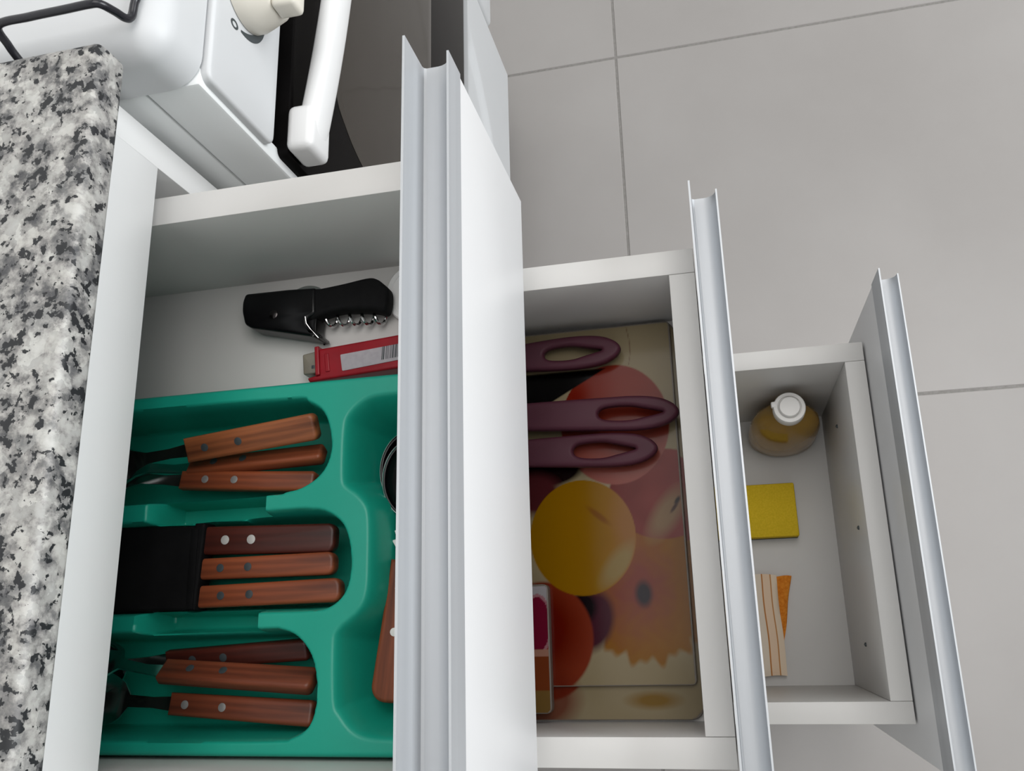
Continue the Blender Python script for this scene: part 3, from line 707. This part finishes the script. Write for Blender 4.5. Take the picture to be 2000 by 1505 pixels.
def fruit(x, y):
    """flat fruit print: overlapping peaches, an apricot and a blurred orange bloom"""
    n = lambda f, a, s=0: a * (np.sin(f * x * 1000 + 1.7 * np.sin(f * 0.7 * y * 1000 + s)) * np.cos(f * 0.8 * y * 1000 + s + 1.3 * np.sin(f * 0.5 * x * 1000)))
    c = np.empty(x.shape + (3,)); c[:] = S(212, 196, 164)
    c += n(0.06, 0.03)[..., None]

    def put(mask, col):
        nonlocal c
        m_ = np.clip(mask, 0, 1)[..., None]; c = c * (1 - m_) + np.asarray(col) * m_

    def ell(cx, cy, rx, ry, soft=0.02, rot=0.0):
        dx, dy = x - cx, y - cy; cr, sr = math.cos(rot), math.sin(rot)
        d = np.hypot((dx * cr + dy * sr) / rx, (-dx * sr + dy * cr) / ry); return np.clip((1 - d) / soft + 0.5, 0, 1)

    def lerp(a, b_, t): return S(*a) + (S(*b_) - S(*a)) * np.clip(t, 0, 1)[..., None]
    put((0.0005 - np.abs(x - 0.2430 - 0.0015 * np.sin(y * 120))) / 0.0006 * (y > -0.0535), S(140, 112, 92))
    # orange bloom with a ragged lower rim
    a = np.arctan2(y + 0.222, x - 0.2440); r_ = np.hypot(x - 0.2440, (y + 0.222) * 0.92)
    edge = 0.050 + 0.0022 * np.sin(a * 17) + 0.0018 * np.sin(a * 31 + 1)
    put((edge - r_) / 0.004, lerp((172, 96, 84), (190, 132, 56), (r_ - 0.008) / 0.036 + (x - 0.244) * 8 + n(0.35, 0.09)))
    put(ell(0.2745, -0.205, 0.0075, 0.05, 0.8) * 0.5, S(178, 120, 30))
    put(ell(0.2432, -0.2270, 0.0058, 0.0088, 0.7), S(58, 52, 62))
    put(ell(0.262, -0.155, 0.040, 0.0335, 0.03), lerp((150, 66, 62), (186, 96, 92), (x - 0.235) / 0.045 + n(0.15, 0.2)))
    put(ell(0.2640, -0.170, 0.0200, 0.0085, 0.9, 0.95), S(196, 164, 132))
    put(ell(0.2720, -0.1610, 0.0035, 0.0015, 0.8, 1.0), S(50, 40, 40))
    put(ell(0.2695, -0.1660, 0.0045, 0.0012, 0.8, 0.9), S(92, 62, 56))
    put(ell(0.205, -0.2450, 0.0150, 0.0210, 0.35, -0.3), S(92, 42, 58))
    put(ell(0.198, -0.2350, 0.010, 0.011, 0.5), S(26, 14, 20))
    put(ell(0.229, -0.0995, 0.0415, 0.047, 0.02), lerp((176, 82, 70), (206, 128, 118), (-0.100 - y) / 0.035 + n(0.12, 0.25)))
    put(ell(0.197, -0.078, 0.014, 0.010, 0.8, 0.6) * (ell(0.229, -0.0995, 0.0415, 0.047, 0.02) > 0.5), S(164, 58, 44))
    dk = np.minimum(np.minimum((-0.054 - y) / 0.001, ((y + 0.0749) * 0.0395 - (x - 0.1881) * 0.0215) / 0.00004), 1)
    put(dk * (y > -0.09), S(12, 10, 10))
    put(ell(0.172, -0.131, 0.030, 0.014, 0.2), S(30, 12, 14))
    put(ell(0.165, -0.150, 0.020, 0.016, 0.5), S(104, 52, 56))
    put(ell(0.1680, -0.256, 0.0370, 0.040, 0.05), lerp((132, 44, 34), (172, 84, 66), (np.hypot(x - 0.165, y + 0.25) - 0.018) / 0.022))
    put(ell(0.160, -0.295, 0.030, 0.020, 0.5) * 0.8, S(146, 62, 50))
    put(ell(0.2003, -0.1843, 0.0398, 0.0427, 0.015), lerp((196, 146, 52), (204, 148, 96), (x - 0.212) / 0.022 + n(0.1, 0.18)))
    put(ell(0.2003, -0.1843, 0.0390, 0.0420, 0.04) * ell(0.2260, -0.2060, 0.018, 0.008, 0.9, 0.85), S(204, 178, 128))
    put(ell(0.213, -0.1690, 0.010, 0.0022, 0.8, -0.7) * 0.6, S(150, 84, 26))
    put(ell(0.245, -0.296, 0.016, 0.005, 0.9) * 0.8, S(172, 128, 40))
    lum = c.mean(-1, keepdims=True)
    return np.clip((lum + (c - lum) * 1.25) * 0.31, 0, 1)  # whole print darkened, the drawer's shade is put into its colours


def board(name, label, x0, x1, y0, y1, z0, z1, rad, dx=0.0, dy=0.0, group=None, fn=fruit):
    t = thing(name, label, 'board', ((x0 + x1) / 2, (y0 + y1) / 2, z0), None, group)
    fin(plate_mesh(round_poly([(x0, y0), (x1, y0), (x1, y1), (x0, y1)], rad, 6), z0 + 0.0001, z1, 0.0006), 'glass_slab', M['glass_edge'], t)
    st_ = 0.0008; vx = np.arange(x0 + 0.0008, x1 - 0.0007, st_); vy = np.arange(y0 + 0.0008, y1 - 0.0007, st_)
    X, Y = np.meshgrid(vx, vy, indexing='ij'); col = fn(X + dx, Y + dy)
    id_ = np.arange(X.size).reshape(X.shape); f = np.stack([id_[:-1, :-1], id_[1:, :-1], id_[1:, 1:], id_[:-1, 1:]], -1).reshape(-1, 4)
    ct = np.array([(vx[:-1, None] + st_ / 2 + 0 * vy[None, :-1]).ravel(), (vy[None, :-1] + st_ / 2 + 0 * vx[:-1, None]).ravel()]).T
    ox = np.maximum(np.maximum(x0 + rad - ct[:, 0], ct[:, 0] - x1 + rad), 0); oy = np.maximum(np.maximum(y0 + rad - ct[:, 1], ct[:, 1] - y1 + rad), 0)
    f = f[np.hypot(ox, oy) < rad - 0.0008]
    v = np.stack([X, Y, np.full(X.shape, z1 + 0.0002)], -1).reshape(-1, 3) - np.array(t.location)
    me_ = bpy.data.meshes.new('fruit_print'); me_.vertices.add(len(v)); me_.vertices.foreach_set('co', v.ravel())
    me_.loops.add(f.size); me_.loops.foreach_set('vertex_index', f.ravel().astype(np.int32))
    me_.polygons.add(len(f)); me_.polygons.foreach_set('loop_start', np.arange(0, f.size, 4, dtype=np.int32))
    me_.update(calc_edges=True); me_.validate()
    ca = me_.color_attributes.new('print', 'FLOAT_COLOR', 'POINT')
    ca.data.foreach_set('color', np.concatenate([col.reshape(-1, 3), np.ones((X.size, 1))], 1).ravel().astype(np.float32))
    me_.materials.append(M['print']); link('fruit_print', me_, None, t, smooth=False)
    return t


BGp = 'glass boards printed with fruit'
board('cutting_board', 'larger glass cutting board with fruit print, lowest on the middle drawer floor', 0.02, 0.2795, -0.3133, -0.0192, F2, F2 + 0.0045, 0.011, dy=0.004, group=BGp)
board('cutting_board', 'glass cutting board with fruit print lying on a larger one under maroon utensils', 0.03, 0.2762, -0.2900, -0.0208, F2 + 0.0047, F2 + 0.0095, 0.004, group=BGp)


def fruit2(x, y):
    c = np.empty(x.shape + (3,)); c[:] = S(176, 66, 52)
    c[y > -0.238] = S(206, 200, 204)
    m_ = np.hypot((x - 0.166) / 0.009, (y + 0.246) / 0.019) < 1; c[m_] = S(140, 20, 56)
    m_ = (np.hypot((x - 0.166) / 0.011, (y + 0.246) / 0.021) < 1) & ~m_; c[m_] = S(200, 140, 150)
    c[(y < -0.264) & (y > -0.269)] = S(206, 150, 128); c[y < -0.269] = S(150, 72, 34); c[y < -0.292] = S(150, 116, 60)
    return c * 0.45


board('serving_board', 'small clear edged board with red fruit print under the top drawer front', 0.075, 0.1745, -0.3075, -0.2180, F2 + 0.0097, F2 + 0.0190, 0.0045, fn=fruit2)


def nylon(label, L0, tip, wmax, hole, z, head):
    """flat nylon handle with a long hanging slot; the working end is a spatula or ladle further back"""
    a, e = Vector(L0), Vector(tip); d = e - a; L_ = d.length; yaw = math.atan2(d.y, d.x)
    t = thing('kitchen_utensil', label, 'utensil', (L0[0], L0[1], z), (0, 0, yaw), 'maroon handled nylon utensils')
    w = wmax / 2; up = []
    prof = [(-0.035, 0.60), (-0.008, 0.80), (L_ - 0.052, 0.97), (L_ - 0.036, 1.0), (L_ - 0.022, 0.94), (L_ - 0.012, 0.78), (L_ - 0.005, 0.52), (L_ - 0.0012, 0.25)]
    up = [(x_, w * q) for x_, q in prof]; out = smooth_closed(up + [(L_, 0)] + [(x_, -y_) for x_, y_ in up[::-1]], 4)
    h0, h1, hw = hole; hl = []
    hs = [(h0, 0.0), (h0 + 0.003, 0.72), (h0 + 0.012, 1.0), ((h0 + h1) / 2, 1.0), (h1 - 0.014, 0.66), (h1 - 0.003, 0.22), (h1, 0.0)]
    ring = [(x_, hw / 2 * q) for x_, q in hs] + [(x_, -hw / 2 * q) for x_, q in hs[-2:0:-1]]
    fin(plate_mesh(out, -0.0045, 0.0045, 0.0030, holes=[smooth_closed(ring, 4)], res=4), 'handle', M['maroon'], t, world=False)
    hd_ = [(-0.025, -0.0045), (-0.07, -0.006), (-0.085, -0.030), (-0.150, -0.034), (-0.158, -0.030), (-0.158, 0.030), (-0.150, 0.034), (-0.085, 0.030), (-0.07, 0.006), (-0.025, 0.0045)]
    if head == 'slim': hd_ = [(x_, y_ * 0.55 if abs(y_) > 0.01 else y_) for x_, y_ in hd_]
    fin(plate_mesh(round_poly(hd_, 0.006, 4), -0.003, 0.0, 0.0008), 'working_end', M['black_nylon'], t, world=False)
    return t


nylon('maroon handled nylon utensil with slotted grip, nearest the drawer wall', (0.1640, -0.0437), (0.2385, -0.0435), 0.0262, (0.0145, 0.0600, 0.0110), 0.5500, 'slim')
nylon('maroon handled nylon utensil reaching farthest under the drawer front board', (0.1665, -0.0930), (0.2790, -0.0978), 0.0262, (0.0525, 0.1010, 0.0108), 0.5540, 'slim')
nylon('maroon handled nylon utensil lying closest to the printed yellow apricot', (0.1676, -0.1205), (0.2613, -0.1232), 0.0258, (0.0305, 0.0775, 0.0118), 0.5500, 'slim')

# ------------------------------------------------------------------ bottom drawer: bottle, sponge, cloth
bt = thing('soap_bottle', 'amber dish soap bottle with white cap in the corner of the bottom drawer', 'bottle', (0.3785, -0.0413, F3))
bp_ = [(0.6, 0.0004), (0.94, 0.003), (1.0, 0.010), (1.0, 0.040), (0.97, 0.075), (0.88, 0.100), (0.66, 0.118), (0.42, 0.128), (0.36, 0.134), (0.36, 0.140)]
fin(add_lathe(bmesh.new(), [(r_, z_) for r_, z_ in bp_], (0, 0, 0), 48, 0.0375, 0.0228), 'body', M['amber'], bt, world=False, angle=60)
cp = fin(add_lathe(bmesh.new(), [(0.0150, 0.1400), (0.0158, 0.1410), (0.0158, 0.1540), (0.0150, 0.1555), (0.0118, 0.1560), (0.0114, 0.1545), (0.0108, 0.1545), (0.0104, 0.1585), (0.0095, 0.1595), (0.0005, 0.1598)], (0, 0, 0), 40), 'cap', M['cap'], bt, world=False)
cp['label'] = 'white flip cap'
fin(bbox(bmesh.new(), -0.0175, -0.0120, 0.0010, 0.0070, 0.1500, 0.1565, 0.0012, 2), 'cap_tab', M['cap'], cp, world=False)

sp = thing('sponge', 'yellow kitchen sponge with dark scouring underside in the bottom drawer', 'sponge', (0.33, -0.125, F3))
fin(bbox(bmesh.new(), 0.277, 0.3852, -0.1560, -0.0962, F3 + 0.0055, F3 + 0.0215, 0.0018, 2), 'foam', M['sponge_y'], sp)
fin(bbox(bmesh.new(), 0.277, 0.3848, -0.1562, -0.0966, F3 + 0.0002, F3 + 0.0056, 0.0006, 1), 'scouring_pad', M['scour'], sp)

# folded cloth: layered leaves with soft folds
cth = thing('dish_cloth', 'folded off white cloth with orange and brown stripes in the bottom drawer', 'cloth', (0.34, -0.25, F3))


def leaf(name, m, z, quad, uv, puff, thick, n_=26):
    """quad: four xy corners (top left, top right, bottom right, bottom left)"""
    bm = bmesh.new(); uvl = bm.loops.layers.uv.new('UVMap'); G = []; q = [Vector(c_) for c_ in quad]
    for i in range(n_ + 1):
        r_ = []
        for j in range(n_ + 1):
            u, v = i / n_, j / n_; p_ = (q[0] * (1 - u) + q[1] * u) * (1 - v) + (q[3] * (1 - u) + q[2] * u) * v
            p_ = p_ + Vector((0.0005 * math.sin(9 * v + 2), 0.0010 * math.sin(8 * u + 1)))
            e_ = min(1.0, min(u, 1 - u) * 7) ** 0.5 * min(1.0, min(v, 1 - v) * 12) ** 0.5
            r_.append((bm.verts.new((p_.x, p_.y, z + puff * e_ + 0.0007 * math.sin(u * 15 + v * 4))), bm.verts.new((p_.x, p_.y, z - thick * 0.5 * (1 - 0.3 * e_))), u, v))
        G.append(r_)
    for i in range(n_):
        for j in range(n_):
            k_ = (G[i][j], G[i + 1][j], G[i + 1][j + 1], G[i][j + 1])
            for s_ in (0, 1):
                f = bm.faces.new([w_[s_] for w_ in (k_ if s_ == 0 else k_[::-1])])
                for l_, w_ in zip(f.loops, (k_ if s_ == 0 else k_[::-1])): l_[uvl].uv = (uv[0] + (uv[1] - uv[0]) * w_[2], w_[3])
    ring = [G[i][0] for i in range(n_ + 1)] + [G[n_][j] for j in range(1, n_ + 1)] + [G[i][n_] for i in range(n_ - 1, -1, -1)] + [G[0][j] for j in range(n_ - 1, 0, -1)]
    for a_, c_ in zip(ring, ring[1:] + ring[:1]):
        f = bm.faces.new((a_[0], a_[1], c_[1], c_[0]))
        for l_, w_ in zip(f.loops, (a_, a_, c_, c_)): l_[uvl].uv = (uv[0] + (uv[1] - uv[0]) * w_[2], w_[3])
    return fin(bm, name, m, cth, angle=60)


leaf('lower_fold', M['orange_cloth'], F3 + 0.0042, [(0.335, -0.1965), (0.3725, -0.1985), (0.3565, -0.2760), (0.325, -0.2760)], (0, 1), 0.0015, 0.006)
leaf('upper_fold', M['cloth'], F3 + 0.0095, [(0.290, -0.1900), (0.3560, -0.1975), (0.3578, -0.3040), (0.290, -0.3040)], (-0.9, 0.68), 0.0022, 0.004)
